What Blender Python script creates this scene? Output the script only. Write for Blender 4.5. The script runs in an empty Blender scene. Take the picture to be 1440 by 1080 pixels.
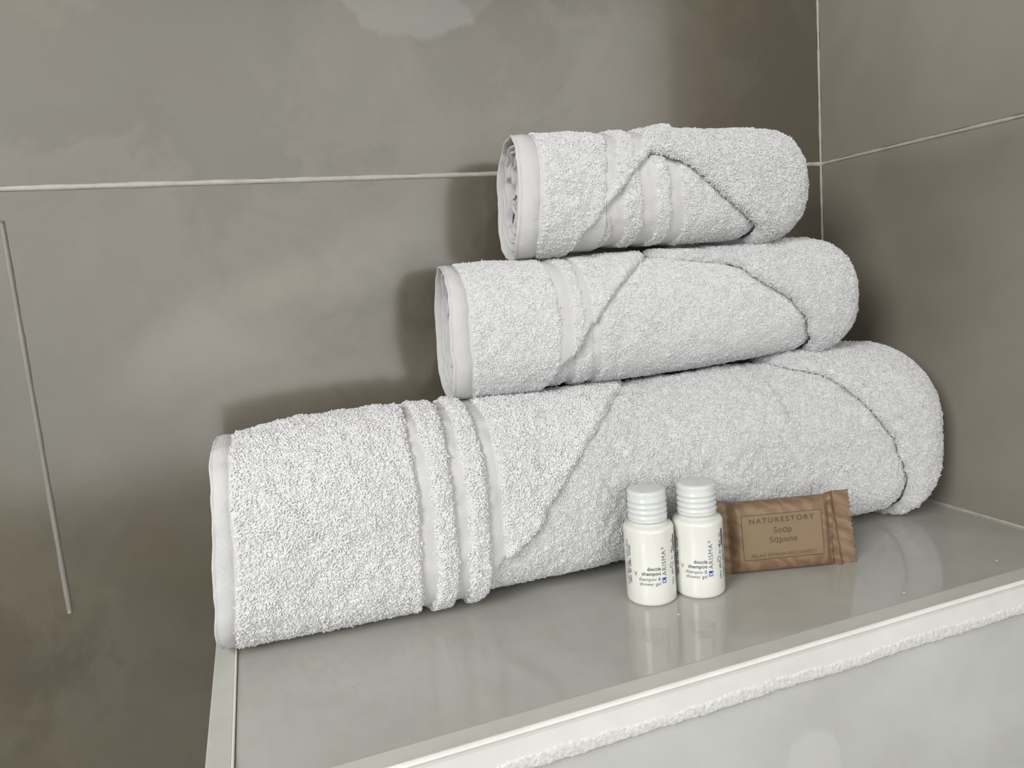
import bpy, bmesh, math, random
import numpy as np
from mathutils import Vector, Matrix, Euler

random.seed(4)
RNG = np.random.default_rng(11)
scn = bpy.context.scene
COL = scn.collection

# ------------------------------------------------------------------ camera
FPX = 1027.91
RC = ((0.93757522, -0.12254023, 0.32547903),
      (-0.33840003, -0.10552259, 0.93506706),
      (-0.08023794, -0.98683782, -0.14040298))
CAM = (-0.44000793, -0.47797707, 0.17976149)
cd = bpy.data.cameras.new('camera')
cam = bpy.data.objects.new('camera', cd)
COL.objects.link(cam)
m = Matrix.Identity(4)
for i in range(3):
    m[i][0] = RC[i][0]; m[i][1] = -RC[i][1]; m[i][2] = -RC[i][2]; m[i][3] = CAM[i]
cam.matrix_world = m
cd.sensor_width = 36
cd.lens = FPX / 1440 * 36
cd.clip_start = 0.01
scn.camera = cam

# ------------------------------------------------------------------ world, light, exposure
WORLD_STRENGTH = 0.21
WINDOW_POWER = 11.0
SIDE_POWER = 12.0
w = bpy.data.worlds.new('room_ambience')
scn.world = w
w.use_nodes = True
w.node_tree.nodes['Background'].inputs[0].default_value = (1.0, 0.965, 0.925, 1)
w.node_tree.nodes['Background'].inputs[1].default_value = WORLD_STRENGTH
WX0, WX1, WZ0, WZ1, WY = -1.05, 0.72, -0.19, 0.95, -1.30      # the window opening behind the photographer
ld = bpy.data.lights.new('window_daylight', 'AREA')
ld.shape = 'RECTANGLE'
ld.size = WX1 - WX0
ld.size_y = WZ1 - WZ0
ld.energy = WINDOW_POWER
ld.color = (1.0, 0.998, 0.988)
lo = bpy.data.objects.new('window_daylight', ld)
lo.location = ((WX0 + WX1) / 2, WY - 0.03, (WZ0 + WZ1) / 2)
lo.rotation_euler = (math.radians(90), 0, 0)
COL.objects.link(lo)
# added area light high on the left for directional side light; no window there
ld2 = bpy.data.lights.new('added_side_light', 'AREA')
ld2.shape = 'RECTANGLE'; ld2.size = 0.45; ld2.size_y = 0.6
ld2.energy = SIDE_POWER; ld2.color = (1.0, 0.99, 0.965)
lo2 = bpy.data.objects.new('added_side_light', ld2)
lo2.location = (-1.20, -0.80, 0.62)
lo2.rotation_euler = (Vector((-0.40, -0.08, 0.05)) - Vector(lo2.location)).to_track_quat('-Z', 'Y').to_euler()
COL.objects.link(lo2)
scn.view_settings.view_transform = 'Standard'
scn.view_settings.look = 'None'
scn.view_settings.exposure = 0.0
scn.view_settings.gamma = 1.0
scn.view_settings.use_curve_mapping = False


# ------------------------------------------------------------------ helpers
def link_mesh(name, me, mat=None, parent=None):
    o = bpy.data.objects.new(name, me)
    COL.objects.link(o)
    if mat:
        me.materials.append(mat)
    if parent:
        o.parent = parent
    return o


def mesh_np(name, V, F, mat=None, parent=None, smooth=True):
    me = bpy.data.meshes.new(name)
    me.from_pydata([tuple(v) for v in np.asarray(V, float).tolist()], [], [tuple(q) for q in F])
    me.update()
    if smooth:
        me.polygons.foreach_set('use_smooth', [True] * len(me.polygons))
    return link_mesh(name, me, mat, parent)


def empty(name, loc, label, cat, group=None):
    o = bpy.data.objects.new(name, None)
    o.empty_display_size = 0.02
    o.location = loc
    COL.objects.link(o)
    o['label'] = label
    o['category'] = cat
    if group:
        o['group'] = group
    return o


def box(name, lo_, hi_, mat, parent=None, bevel=0.0, seg=2):
    bm = bmesh.new()
    bmesh.ops.create_cube(bm, size=1)
    for v in bm.verts:
        for k in range(3):
            v.co[k] = (lo_[k] + hi_[k]) / 2 + v.co[k] * (hi_[k] - lo_[k])
    if bevel:
        bmesh.ops.bevel(bm, geom=list(bm.edges), offset=bevel, segments=seg, affect='EDGES', profile=0.5)
    me = bpy.data.meshes.new(name)
    bm.to_mesh(me)
    bm.free()
    return link_mesh(name, me, mat, parent)


def structure(o):
    o['kind'] = 'structure'
    return o


class NT:
    """small node-tree writer"""
    def __init__(s, name):
        s.mat = bpy.data.materials.new(name)
        s.mat.use_nodes = True
        s.t = s.mat.node_tree
        s.b = s.t.nodes['Principled BSDF']
        s.tc = s.t.nodes.new('ShaderNodeTexCoord')
        s.pos = s.tc.outputs['Object']

    def n(s, kind, **kw):
        o = s.t.nodes.new(kind)
        for k, v in kw.items():
            if k.startswith('_'):
                setattr(o, k[1:], v)
        return o

    def lk(s, a, b):
        s.t.links.new(a, b)

    def val(s, sock, v):
        if isinstance(v, bpy.types.NodeSocket):
            s.lk(v, sock)
        else:
            sock.default_value = v

    def math(s, op, a, b=0.0, c=None, clamp=False):
        o = s.n('ShaderNodeMath', _operation=op, _use_clamp=clamp)
        s.val(o.inputs[0], a); s.val(o.inputs[1], b)
        if c is not None:
            s.val(o.inputs[2], c)
        return o.outputs[0]

    def noise(s, vec, scale, detail=4, rough=0.55, dist=0.0, color=False):
        o = s.n('ShaderNodeTexNoise')
        s.lk(vec, o.inputs['Vector'])
        o.inputs['Scale'].default_value = scale
        o.inputs['Detail'].default_value = detail
        o.inputs['Roughness'].default_value = rough
        o.inputs['Distortion'].default_value = dist
        return o.outputs['Color' if color else 'Fac']

    def warp(s, vec, amount, scale, detail=3):
        c = s.noise(vec, scale, detail, color=True)
        a = s.n('ShaderNodeVectorMath', _operation='SUBTRACT')
        s.lk(c, a.inputs[0]); a.inputs[1].default_value = (.5, .5, .5)
        b = s.n('ShaderNodeVectorMath', _operation='SCALE')
        s.lk(a.outputs[0], b.inputs[0]); b.inputs['Scale'].default_value = amount
        d = s.n('ShaderNodeVectorMath', _operation='ADD')
        s.lk(vec, d.inputs[0]); s.lk(b.outputs[0], d.inputs[1])
        return d.outputs[0]

    def blob(s, vec, centre, size, rot=(0, 0, 0), lo_=1.0, hi_=0.2):
        """soft ellipsoidal patch: 1 inside hi_, 0 outside lo_"""
        a = s.n('ShaderNodeVectorMath', _operation='SUBTRACT')
        s.lk(vec, a.inputs[0]); a.inputs[1].default_value = centre
        r = s.n('ShaderNodeVectorRotate', _rotation_type='EULER_XYZ')
        s.lk(a.outputs[0], r.inputs['Vector']); r.inputs['Rotation'].default_value = rot
        d = s.n('ShaderNodeVectorMath', _operation='DIVIDE')
        s.lk(r.outputs[0], d.inputs[0]); d.inputs[1].default_value = size
        l = s.n('ShaderNodeVectorMath', _operation='LENGTH')
        s.lk(d.outputs[0], l.inputs[0])
        mr = s.n('ShaderNodeMapRange', _interpolation_type='SMOOTHSTEP')
        s.lk(l.outputs['Value'], mr.inputs['Value'])
        mr.inputs['From Min'].default_value = hi_; mr.inputs['From Max'].default_value = lo_
        mr.inputs['To Min'].default_value = 1; mr.inputs['To Max'].default_value = 0
        return mr.outputs['Result']

    def ramp(s, fac, stops):
        r = s.n('ShaderNodeValToRGB')
        s.lk(fac, r.inputs[0])
        e = r.color_ramp.elements
        while len(e) < len(stops):
            e.new(0.5)
        for k, (p, c) in enumerate(stops):
            e[k].position = p
            e[k].color = (*c, 1)
        return r.outputs[0]

    def mix(s, fac, a, b):
        o = s.n('ShaderNodeMix', _data_type='RGBA')
        s.val(o.inputs[0], fac)
        for sock, v in ((o.inputs[6], a), (o.inputs[7], b)):
            s.val(sock, (*v, 1) if isinstance(v, tuple) else v)
        return o.outputs[2]

    def bump(s, h, strength, dist):
        b = s.n('ShaderNodeBump')
        b.inputs['Strength'].default_value = strength
        b.inputs['Distance'].default_value = dist
        s.lk(h, b.inputs['Height'])
        s.lk(b.outputs[0], s.b.inputs['Normal'])

    def out(s, color=None, rough=None, **kw):
        if color is not None:
            s.val(s.b.inputs['Base Color'], (*color, 1) if isinstance(color, tuple) else color)
        if rough is not None:
            s.val(s.b.inputs['Roughness'], rough)
        for k, v in kw.items():
            s.b.inputs[k.replace('_', ' ')].default_value = v
        return s.mat


def sc(c, k):
    return tuple(x * k for x in c)


# ------------------------------------------------------------------ materials
def wall_tile_material():
    t = NT('polished grey brown marble wall tile')
    p = t.pos
    wv = t.warp(p, 0.10, 7, 4)
    wv2 = t.warp(p, 0.05, 26, 5)
    base = (0.146, 0.131, 0.106)
    big = t.noise(wv, 6.0, 4, 0.55)
    col = t.ramp(big, [(0.30, sc(base, 0.78)), (0.45, (0.134, 0.130, 0.108)), (0.55, base), (0.70, (0.170, 0.157, 0.132))])
    tint = t.noise(wv, 9.0, 2, 0.5)
    col = t.mix(t.math('MULTIPLY', t.ramp(tint, [(0.42, (0, 0, 0)), (0.62, (1, 1, 1))]), 0.35), col, (0.150, 0.157, 0.131))
    veil = t.noise(t.warp(p, 0.16, 9, 5), 5.0, 6, 0.62)
    col = t.mix(t.math('MULTIPLY', t.ramp(veil, [(0.47, (0, 0, 0)), (0.53, (1, 1, 1)), (0.66, (0.2, 0.2, 0.2))]), 0.45), col, (0.215, 0.205, 0.175))
    # pale cloud at the top, with a crisp scalloped lower border
    cl = t.blob(wv2, (-0.318, 0, 0.392), (0.066, 1, 0.060), (0, 0, 0), 1.0, 0.88)
    col = t.mix(t.math('MULTIPLY', cl, 0.6), col, (0.25, 0.262, 0.255))
    cl2 = t.blob(wv2, (-0.262, 0, 0.36), (0.050, 1, 0.022), (0, math.radians(-35), 0), 1.0, 0.80)
    col = t.mix(t.math('MULTIPLY', cl2, 0.4), col, (0.112, 0.10, 0.078))
    cl4 = t.blob(wv2, (-0.325, 0, 0.300), (0.030, 1, 0.05), (0, math.radians(-15), 0), 1.1, 0.2)
    col = t.mix(t.math('MULTIPLY', cl4, 0.30), col, (0.195, 0.18, 0.15))
    # drifting pale band running up to the right below the joint
    b1 = t.blob(wv, (-0.405, 0, 0.188), (0.105, 1, 0.022), (0, math.radians(24), 0), 1.2, 0.1)
    col = t.mix(t.math('MULTIPLY', b1, 0.5), col, (0.27, 0.272, 0.235))
    b2 = t.blob(wv, (-0.47, 0, 0.142), (0.060, 1, 0.020), (0, math.radians(8), 0), 1.2, 0.1)
    col = t.mix(t.math('MULTIPLY', b2, 0.45), col, (0.28, 0.285, 0.26))
    # dark reflection of the towels above the big one, painted faintly into the colour
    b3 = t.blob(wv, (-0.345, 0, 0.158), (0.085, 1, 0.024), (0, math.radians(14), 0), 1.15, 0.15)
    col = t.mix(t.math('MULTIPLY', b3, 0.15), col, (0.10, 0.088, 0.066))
    # brown right hand stretch
    b4 = t.blob(wv, (-0.02, 0, 0.33), (0.13, 1, 0.15), (0, 0, 0), 1.1, 0.5)
    col = t.mix(t.math('MULTIPLY', b4, 0.45), col, (0.125, 0.108, 0.082))
    # overall warm taupe of the stone
    mu = t.n('ShaderNodeMix', _data_type='RGBA', _blend_type='MULTIPLY')
    mu.inputs[0].default_value = 1.0
    t.lk(col, mu.inputs[6]); mu.inputs[7].default_value = (0.83, 0.775, 0.70, 1)
    return t.out(mu.outputs[2], 0.165, Specular_IOR_Level=0.98)


def side_tile_material():
    t = NT('polished taupe marble side wall tile')
    wv = t.warp(t.pos, 0.12, 6, 4)
    n = t.noise(wv, 5.0, 4, 0.55)
    col = t.ramp(n, [(0.3, (0.215, 0.192, 0.155)), (0.5, (0.265, 0.240, 0.198)), (0.62, (0.285, 0.265, 0.222)), (0.75, (0.33, 0.305, 0.262))])
    v = t.noise(t.warp(t.pos, 0.2, 10, 3), 14.0, 5, 0.6)
    col = t.mix(t.math('MULTIPLY', t.ramp(v, [(0.5, (0, 0, 0)), (0.68, (1, 1, 1))]), 0.15), col, (0.25, 0.262, 0.215))
    return t.out(col, 0.2, Specular_IOR_Level=0.5)


def ledge_material():
    t = NT('polished pale grey marble ledge tile')
    wv = t.warp(t.pos, 0.08, 9, 4)
    n = t.noise(wv, 8.0, 5, 0.6)
    col = t.ramp(n, [(0.3, (0.385, 0.377, 0.338)), (0.5, (0.45, 0.446, 0.410)), (0.7, (0.50, 0.497, 0.464))])
    fine = t.noise(t.warp(t.pos, 0.03, 40, 4), 70.0, 5, 0.7)
    f = t.math('MULTIPLY', t.ramp(fine, [(0.48, (0, 0, 0)), (0.7, (1, 1, 1))]), 0.30)
    col = t.mix(f, col, (0.49, 0.455, 0.395))
    return t.out(col, 0.095, Specular_IOR_Level=0.85)


def front_tile_material():
    t = NT('light grey marble front tile')
    wv = t.warp(t.pos, 0.03, 22, 4)
    n = t.noise(t.warp(t.pos, 0.08, 10, 4), 9.0, 4, 0.6)
    col = t.ramp(n, [(0.3, (0.53, 0.53, 0.508)), (0.5, (0.60, 0.602, 0.578)), (0.7, (0.66, 0.663, 0.64))])
    a = t.blob(wv, (-0.206, 0, -0.066), (0.013, 1, 0.026), (0, math.radians(38), 0), 1.0, 0.80)
    col = t.mix(t.math('MULTIPLY', a, 0.32), col, (0.74, 0.74, 0.72))
    a = t.blob(wv, (-0.09, 0, -0.125), (0.07, 1, 0.02), (0, math.radians(-12), 0), 1.0, 0.7)
    col = t.mix(t.math('MULTIPLY', a, 0.6), col, (0.78, 0.78, 0.76))
    return t.out(col, 0.12, Specular_IOR_Level=0.5)


def plain(name, col, rough, **kw):
    t = NT(name)
    n = t.noise(t.pos, 40, 3)
    c = t.ramp(n, [(0.3, sc(col, 0.94)), (0.7, sc(col, 1.05))])
    return t.out(c, rough, **kw)


def grout_material():
    t = NT('off white grout')
    n = t.noise(t.pos, 120, 4, 0.6)
    c = t.ramp(n, [(0.3, (0.38, 0.36, 0.32)), (0.7, (0.49, 0.47, 0.425))])
    t.bump(n, 0.4, 0.0006)
    return t.out(c, 0.7)


def terry_material(name, col):
    t = NT(name)
    n = t.noise(t.pos, 30, 3, 0.6)
    c = t.ramp(n, [(0.3, sc(col, 0.965)), (0.7, col)])
    t.b.inputs['Sheen Weight'].default_value = 0.12
    t.b.inputs['Sheen Roughness'].default_value = 0.5
    return t.out(c, 0.75, Specular_IOR_Level=0.35)


def weave_material():
    t = NT('flat woven white cotton')
    wa = t.n('ShaderNodeTexWave', _wave_type='BANDS', _bands_direction='X')
    t.lk(t.pos, wa.inputs['Vector']); wa.inputs['Scale'].default_value = 640; wa.inputs['Distortion'].default_value = 0.6
    wb = t.n('ShaderNodeTexWave', _wave_type='BANDS', _bands_direction='Z')
    t.lk(t.pos, wb.inputs['Vector']); wb.inputs['Scale'].default_value = 640; wb.inputs['Distortion'].default_value = 0.6
    h = t.math('ADD', wa.outputs['Fac'], wb.outputs['Fac'])
    big = t.noise(t.pos, 130, 3)
    h = t.math('ADD', h, t.math('MULTIPLY', big, 2.5))
    t.bump(h, 0.5, 0.0004)
    return t.out((0.71, 0.71, 0.71), 0.8, Specular_IOR_Level=0.25, Sheen_Weight=0.1)


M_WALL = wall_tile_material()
M_SIDE = side_tile_material()
M_LEDGE = ledge_material()
M_FRONT = front_tile_material()
M_GROUT = grout_material()
M_LINE = plain('dull grey line', (0.25, 0.235, 0.205), 0.6)
M_SUB = plain('tile adhesive grey', (0.10, 0.09, 0.075), 0.8)
M_TRIM = plain('satin greige edge profile', (0.60, 0.60, 0.55), 0.35)
M_TRIMW = plain('glossy white edge profile', (0.83, 0.83, 0.79), 0.25)
M_TERRY = terry_material('white terry loops', (0.775, 0.777, 0.785))
M_CLOTH = terry_material('white terry ground cloth', (0.67, 0.67, 0.675))
M_WEAVE = weave_material()
M_FLOOR = plain('grey floor tile', (0.16, 0.15, 0.13), 0.3)
M_PAINT = plain('warm grey painted wall', (0.20, 0.19, 0.17), 0.7)
M_FRAME = plain('white window frame', (0.7, 0.7, 0.68), 0.4)


def silicone_material():
    t = NT('ragged white sealant')
    n = t.noise(t.pos, 420, 4, 0.7)
    n2 = t.noise(t.pos, 60, 2, 0.5)
    c = t.ramp(n, [(0.35, (0.66, 0.66, 0.62)), (0.55, (0.82, 0.82, 0.78))])
    t.bump(n, 0.7, 0.0010)
    return t.out(c, 0.45)


M_SIL = silicone_material()

# ------------------------------------------------------------------ room shell
JZ = 0.2510
CORE_FLOOR = -0.55
RW_Y = -0.222         # the side wall stops level with the ledge front
T = 0.008
wb = structure(box('wall_back', (-2.2, T, CORE_FLOOR), (0.4, T + 0.12, 1.3), M_SUB))
wr = structure(box('wall_right', (T, RW_Y + 0.0, CORE_FLOOR), (0.4, T, 1.3), M_SUB))
G = 0.0011


def tile(parent, lo_, hi_, mat):
    return box('tile', lo_, hi_, mat, parent, 0.0005, 2)


# back wall tiles: faces at y=0
VX = -0.5608
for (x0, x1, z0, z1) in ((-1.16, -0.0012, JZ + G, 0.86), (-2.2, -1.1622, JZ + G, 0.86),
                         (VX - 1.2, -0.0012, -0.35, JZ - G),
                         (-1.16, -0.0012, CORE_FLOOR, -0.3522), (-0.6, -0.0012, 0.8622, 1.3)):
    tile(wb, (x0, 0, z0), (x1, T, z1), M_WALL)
# right wall tiles: faces at x=0
for (y0, y1, z0, z1) in ((RW_Y, -0.0012, JZ + G, 0.86), (RW_Y, -0.0012, -0.35, JZ - G), (RW_Y, -0.0012, 0.8622, 1.3),
                         (RW_Y, -0.0012, CORE_FLOOR, -0.3522)):
    tile(wr, (0, y0, z0), (T, y1, z1), M_SIDE)


def bead(name, p0, p1, r, mat, parent, wob=0.15, n=80, sides=8):
    """slightly uneven bead of grout or sealant"""
    p0 = np.array(p0, float); p1 = np.array(p1, float)
    d = (p1 - p0) / np.linalg.norm(p1 - p0)
    a = np.cross(d, [0.3, 0.5, 0.8]); a /= np.linalg.norm(a); b = np.cross(d, a)
    V = []; F = []
    ph = RNG.uniform(0, 6.28, 5)
    for i in range(n + 1):
        s = i / n
        L = s * np.linalg.norm(p1 - p0)
        k = 1 + wob * (math.sin(L * 140 + ph[0]) + .7 * math.sin(L * 330 + ph[1]) + .5 * math.sin(L * 800 + ph[2])) / 2
        for j in range(sides):
            t = 2 * math.pi * j / sides
            V.append(p0 + (p1 - p0) * s + r * k * (a * math.cos(t) + b * math.sin(t)))
    for i in range(n):
        for j in range(sides):
            F.append((i * sides + j, i * sides + (j + 1) % sides, (i + 1) * sides + (j + 1) % sides, (i + 1) * sides + j))
    F.append(tuple(range(sides))); F.append(tuple(n * sides + j for j in range(sides))[::-1])
    return mesh_np(name, V, F, mat, parent)


bead('grout_joint', (-2.2, 0.0006, JZ), (0, 0.0006, JZ), 0.0018, M_GROUT, wb, 0.16, 260)
bead('grout_joint', (-0.0003, -0.0003, -0.05), (-0.0003, -0.0003, 0.9), 0.0010, M_GROUT, wb, 0.2, 200)
bead('grout_joint', (0.0006, RW_Y + 0.001, JZ), (0.0006, 0, JZ), 0.00125, M_GROUT, wr, 0.2, 60)
# thin raised pale line on the tile left of the towels, ending at ledge height
bead('pale_line', (VX, 0.0004, 0.0065), (VX, 0.0004, 0.234), 0.0016, M_LINE, wb, 0.12, 90)

# floor and the window wall behind the photographer
structure(box('floor', (-2.2, -1.42, CORE_FLOOR - 0.05), (1.3, 0.12, CORE_FLOOR), M_FLOOR))
fw = structure(box('wall_front', (-2.2, -1.42, CORE_FLOOR), (1.3, WY, WZ0), M_PAINT))
wl = structure(box('wall_front_pier', (-2.2, -1.42, WZ0), (WX0, WY, 1.3), M_PAINT)); wl.parent = fw
wl = structure(box('wall_front_pier', (WX1, -1.42, WZ0), (1.3, WY, 1.3), M_PAINT)); wl.parent = fw
wl = structure(box('wall_front_lintel', (WX0, -1.42, WZ1), (WX1, WY, 1.3), M_PAINT)); wl.parent = fw
win = structure(box('window_1', (WX0, WY - 0.02, WZ0), (WX0 + 0.04, WY + 0.012, WZ1), M_FRAME))
for n_, a, b in (('frame_post', (WX1 - 0.04, WY - 0.02, WZ0), (WX1, WY + 0.012, WZ1)),
                 ('frame_rail', (WX0 + 0.04, WY - 0.02, WZ1 - 0.04), (WX1 - 0.04, WY + 0.012, WZ1)),
                 ('window_sill', (WX0 - 0.02, WY - 0.02, WZ0 - 0.025), (WX1 + 0.02, WY + 0.05, WZ0))):
    box(n_, a, b, M_FRAME, win, 0.002)

# ------------------------------------------------------------------ the tiled ledge
LX = -0.467
LF = -0.2065
ledge = empty('tiled_ledge', (-0.235, -0.11, CORE_FLOOR), 'pale grey marble-look tiled ledge with white edging that carries the towels, bottles and soap', 'ledge')
ledge_off = Vector(ledge.location)


def under(o, parent=ledge):
    o.parent = parent
    o.location = o.location - Vector(parent.location)
    return o


TW = 0.0112
under(box('base', (LX - 0.009, -0.2115, CORE_FLOOR), (-0.0005, -0.0005, -0.0085), M_SUB))
under(box('top_tile', (LX, LF, -0.0085), (-0.0012, -0.0012, 0), M_LEDGE, None, 0.0004))
under(box('front_tile', (LX - 0.008, -0.2165, -0.40), (0.0, -0.2118, -0.0185), M_FRONT, None, 0.0004))
under(box('side_tile', (LX - 0.0135, -0.2115, -0.40), (LX - 0.009, -0.001, -0.0125), M_FRONT, None, 0.0004))
ft = under(box('front_trim', (LX - TW, LF - TW, -0.0125), (0.0, LF - 0.0002, 0.0004), M_TRIM, None, 0.0006))
ft['label'] = 'satin greige strip along the front edge'
# glossy white rounded nosing and fascia of the front profile
V = []; F = []
prof = [(LF - TW + 0.0010, 0.0003), (LF - TW + 0.0003, 0.0010), (LF - TW - 0.0006, 0.0011), (LF - TW - 0.0014, 0.0006), (LF - TW - 0.0017, -0.0004),
        (LF - TW - 0.0013, -0.0014), (LF - TW - 0.0010, -0.0030), (LF - TW - 0.0010, -0.0125), (LF - TW + 0.0012, -0.0125), (LF - TW + 0.0012, -0.002)]
for x in (LX - TW - 0.001, 0.0):
    V += [(x, y, z) for y, z in prof]
k = len(prof)
F = [(i, (i + 1) % k, k + (i + 1) % k, k + i) for i in range(k)] + [tuple(range(k))[::-1], tuple(range(k, 2 * k))]
o = under(mesh_np('front_nosing', V, F, M_TRIMW, None, False)); o['label'] = 'glossy white rounded nosing of the front edge'
st = under(box('side_trim', (LX - TW, LF - 0.0002, -0.0125), (LX - 0.0012, -0.001, 0.0004), M_TRIM, None, 0.0006))
st['label'] = 'satin greige strip along the left edge'
under(box('side_bead', (LX - 0.0013, LF, -0.001), (LX - 0.0002, -0.001, 0.0010), M_TRIMW, None, 0.0004))
bead_o = bead('grout_joint', (-0.0002, LF - 0.01, 0.0003), (-0.0002, -0.001, 0.0003), 0.0011, M_GROUT, None, 0.15, 70)
under(bead_o)
# ragged sealant under the nosing
V = []; F = []
nx, nz = 700, 9
for i in range(nx + 1):
    x = LX - TW + (0.0 - LX + TW) * i / nx
    low = -0.0184 - 0.0003 * math.sin(x * 90) - 0.0002 * math.sin(x * 410)
    upp = -0.0113 - 0.0009 * math.sin(x * 63 + 1) - 0.0004 * math.sin(x * 300)
    for j in range(nz + 1):
        s = j / nz
        z = upp + (low - upp) * s
        y = LF - TW - 0.0010 - 0.0003 * math.sin(math.pi * min(1, 1.15 * s)) ** 0.6 - RNG.uniform(0, 0.00035) * (0 < s < 1)
        if j == 0: y = LF - TW - 0.0008
        if j == nz: y = -0.2164
        V.append((x, y, z + RNG.uniform(-.00025, .00025)))
for i in range(nx):
    for j in range(nz):
        a = i * (nz + 1) + j
        F.append((a, a + 1, a + nz + 2, a + nz + 1))
o = under(mesh_np('sealant', V, F, M_SIL)); o['label'] = 'ragged white sealant under the nosing'
# two dried white specks on the ledge
for px in ((-0.1335, -0.1985), (-0.0585, -0.193), (-0.2485, -0.1625)):
    bm = bmesh.new(); bmesh.ops.create_icosphere(bm, subdivisions=1, radius=0.00055)
    for v in bm.verts: v.co = Vector((px[0] + v.co.x * 1.3, px[1] + v.co.y, v.co.z * .5 + 0.0002))
    me = bpy.data.meshes.new('speck'); bm.to_mesh(me); bm.free()
    under(link_mesh('speck', me, M_TRIMW))

# ------------------------------------------------------------------ towels
US = np.linspace(0, 1, 7)


def cr(v, u):
    v = np.asarray(v, float)
    h = 1 / 6
    i = np.clip((u / h).astype(int), 0, 5)
    t = u / h - i
    vm = np.concatenate([[2 * v[0] - v[1]], v, [2 * v[-1] - v[-2]]])
    a, b, c, d = vm[i], vm[i + 1], vm[i + 2], vm[i + 3]
    return .5 * (2 * b + (c - a) * t + (2 * a - 5 * b + 4 * c - d) * t * t + (3 * b - a - 3 * c + d) * t ** 3)


def softnoise(seed, scale, n=14):
    r = np.random.default_rng(seed)
    k = r.normal(size=(n, 3)); k /= np.linalg.norm(k, axis=1)[:, None]
    k *= 2 * math.pi / scale * r.uniform(0.6, 1.5, (n, 1))
    ph = r.uniform(0, 6.28, n)
    return lambda P: np.sin(P @ k.T + ph).sum(-1) / math.sqrt(n / 2)


class Roll:
    def __init__(s, ax, t, b, K, n, nl, cap, seed, wrinkle):
        s.ax, s.t, s.b, s.K, s.nn, s.nl, s.cap = ax, t, b, K, n, nl, cap
        s.w1 = softnoise(seed, 0.060)
        s.w2 = softnoise(seed + 1, 0.022)
        s.w3 = softnoise(seed + 2, 0.010, 20)
        s.wr = wrinkle
        s.dents = []
        s.L = ax[1] - ax[0]

    def S(s, u, ph, h=0.0, capk=None):
        u, ph = np.broadcast_arrays(np.asarray(u, float), np.asarray(ph, float))
        x0, x1, y0, y1 = s.ax
        uu = np.clip(u, 0, 1)
        top = cr(s.t, uu); bot = cr(s.b, uu)
        uc = 1 - s.cap / s.L
        v = np.clip((u - uc) / (1 - uc), 0, 1)
        cap = (1 - v ** 2.4) ** (1 / 2.4)
        b = (top - bot) / 2 + h
        a = s.K * (top - bot) / 2 + h
        sn, c = np.sin(ph), np.cos(ph)
        n = 2 / np.where(c > 0, s.nn, s.nl)
        cs = np.sign(sn) * np.abs(sn) ** n
        cc = np.sign(c) * np.abs(c) ** n
        P = np.stack([x0 + u * s.L, y0 + u * (y1 - y0) - a * cap * cs, (top + bot) / 2 + b * cap * cc], -1)
        # gentle sag wrinkles, fading to nothing underneath
        k = s.wr * (s.w1(P) * 0.7 + s.w2(P) * 0.3 + s.w3(P) * 0.22) * np.clip((P[..., 2] - bot) / 0.03, 0, 1) * np.minimum(1, cap * 1.5)
        P[..., 1] -= k * cs * 0.8
        P[..., 2] += k * cc * 0.8
        P[..., 0] -= 0.15 * k
        for (dx, dz, rx, rz, dep) in s.dents:
            g = np.exp(-((P[..., 0] - dx) / rx) ** 2 - ((P[..., 2] - dz) / rz) ** 2) * (cs > 0)
            P[..., 1] += dep * g
        return P


def ring(tab):
    """(u, degrees) pairs -> periodic function of the angle"""
    d = np.array([q[1] for q in tab], float); u = np.array([q[0] for q in tab], float)
    o = np.argsort(d); d, u = d[o], u[o]
    d = np.concatenate([d - 360, d, d + 360]); u = np.concatenate([u, u, u])

    def f(ph):
        x = (np.degrees(ph) + 180) % 360 - 180
        k = np.interp(x, d, u)
        return (k + np.interp(x - 4, d, u) + np.interp(x + 4, d, u)) / 3
    return f


def grid_mesh(name, P, mat, parent, closed=True):
    n, m_ = P.shape[:2]
    V = P.reshape(-1, 3)
    F = []
    for i in range(n - 1):
        for j in range(m_ if closed else m_ - 1):
            k = (j + 1) % m_
            F.append((i * m_ + j, i * m_ + k, (i + 1) * m_ + k, (i + 1) * m_ + j))
    return mesh_np(name, V, F, mat, parent)


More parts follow.
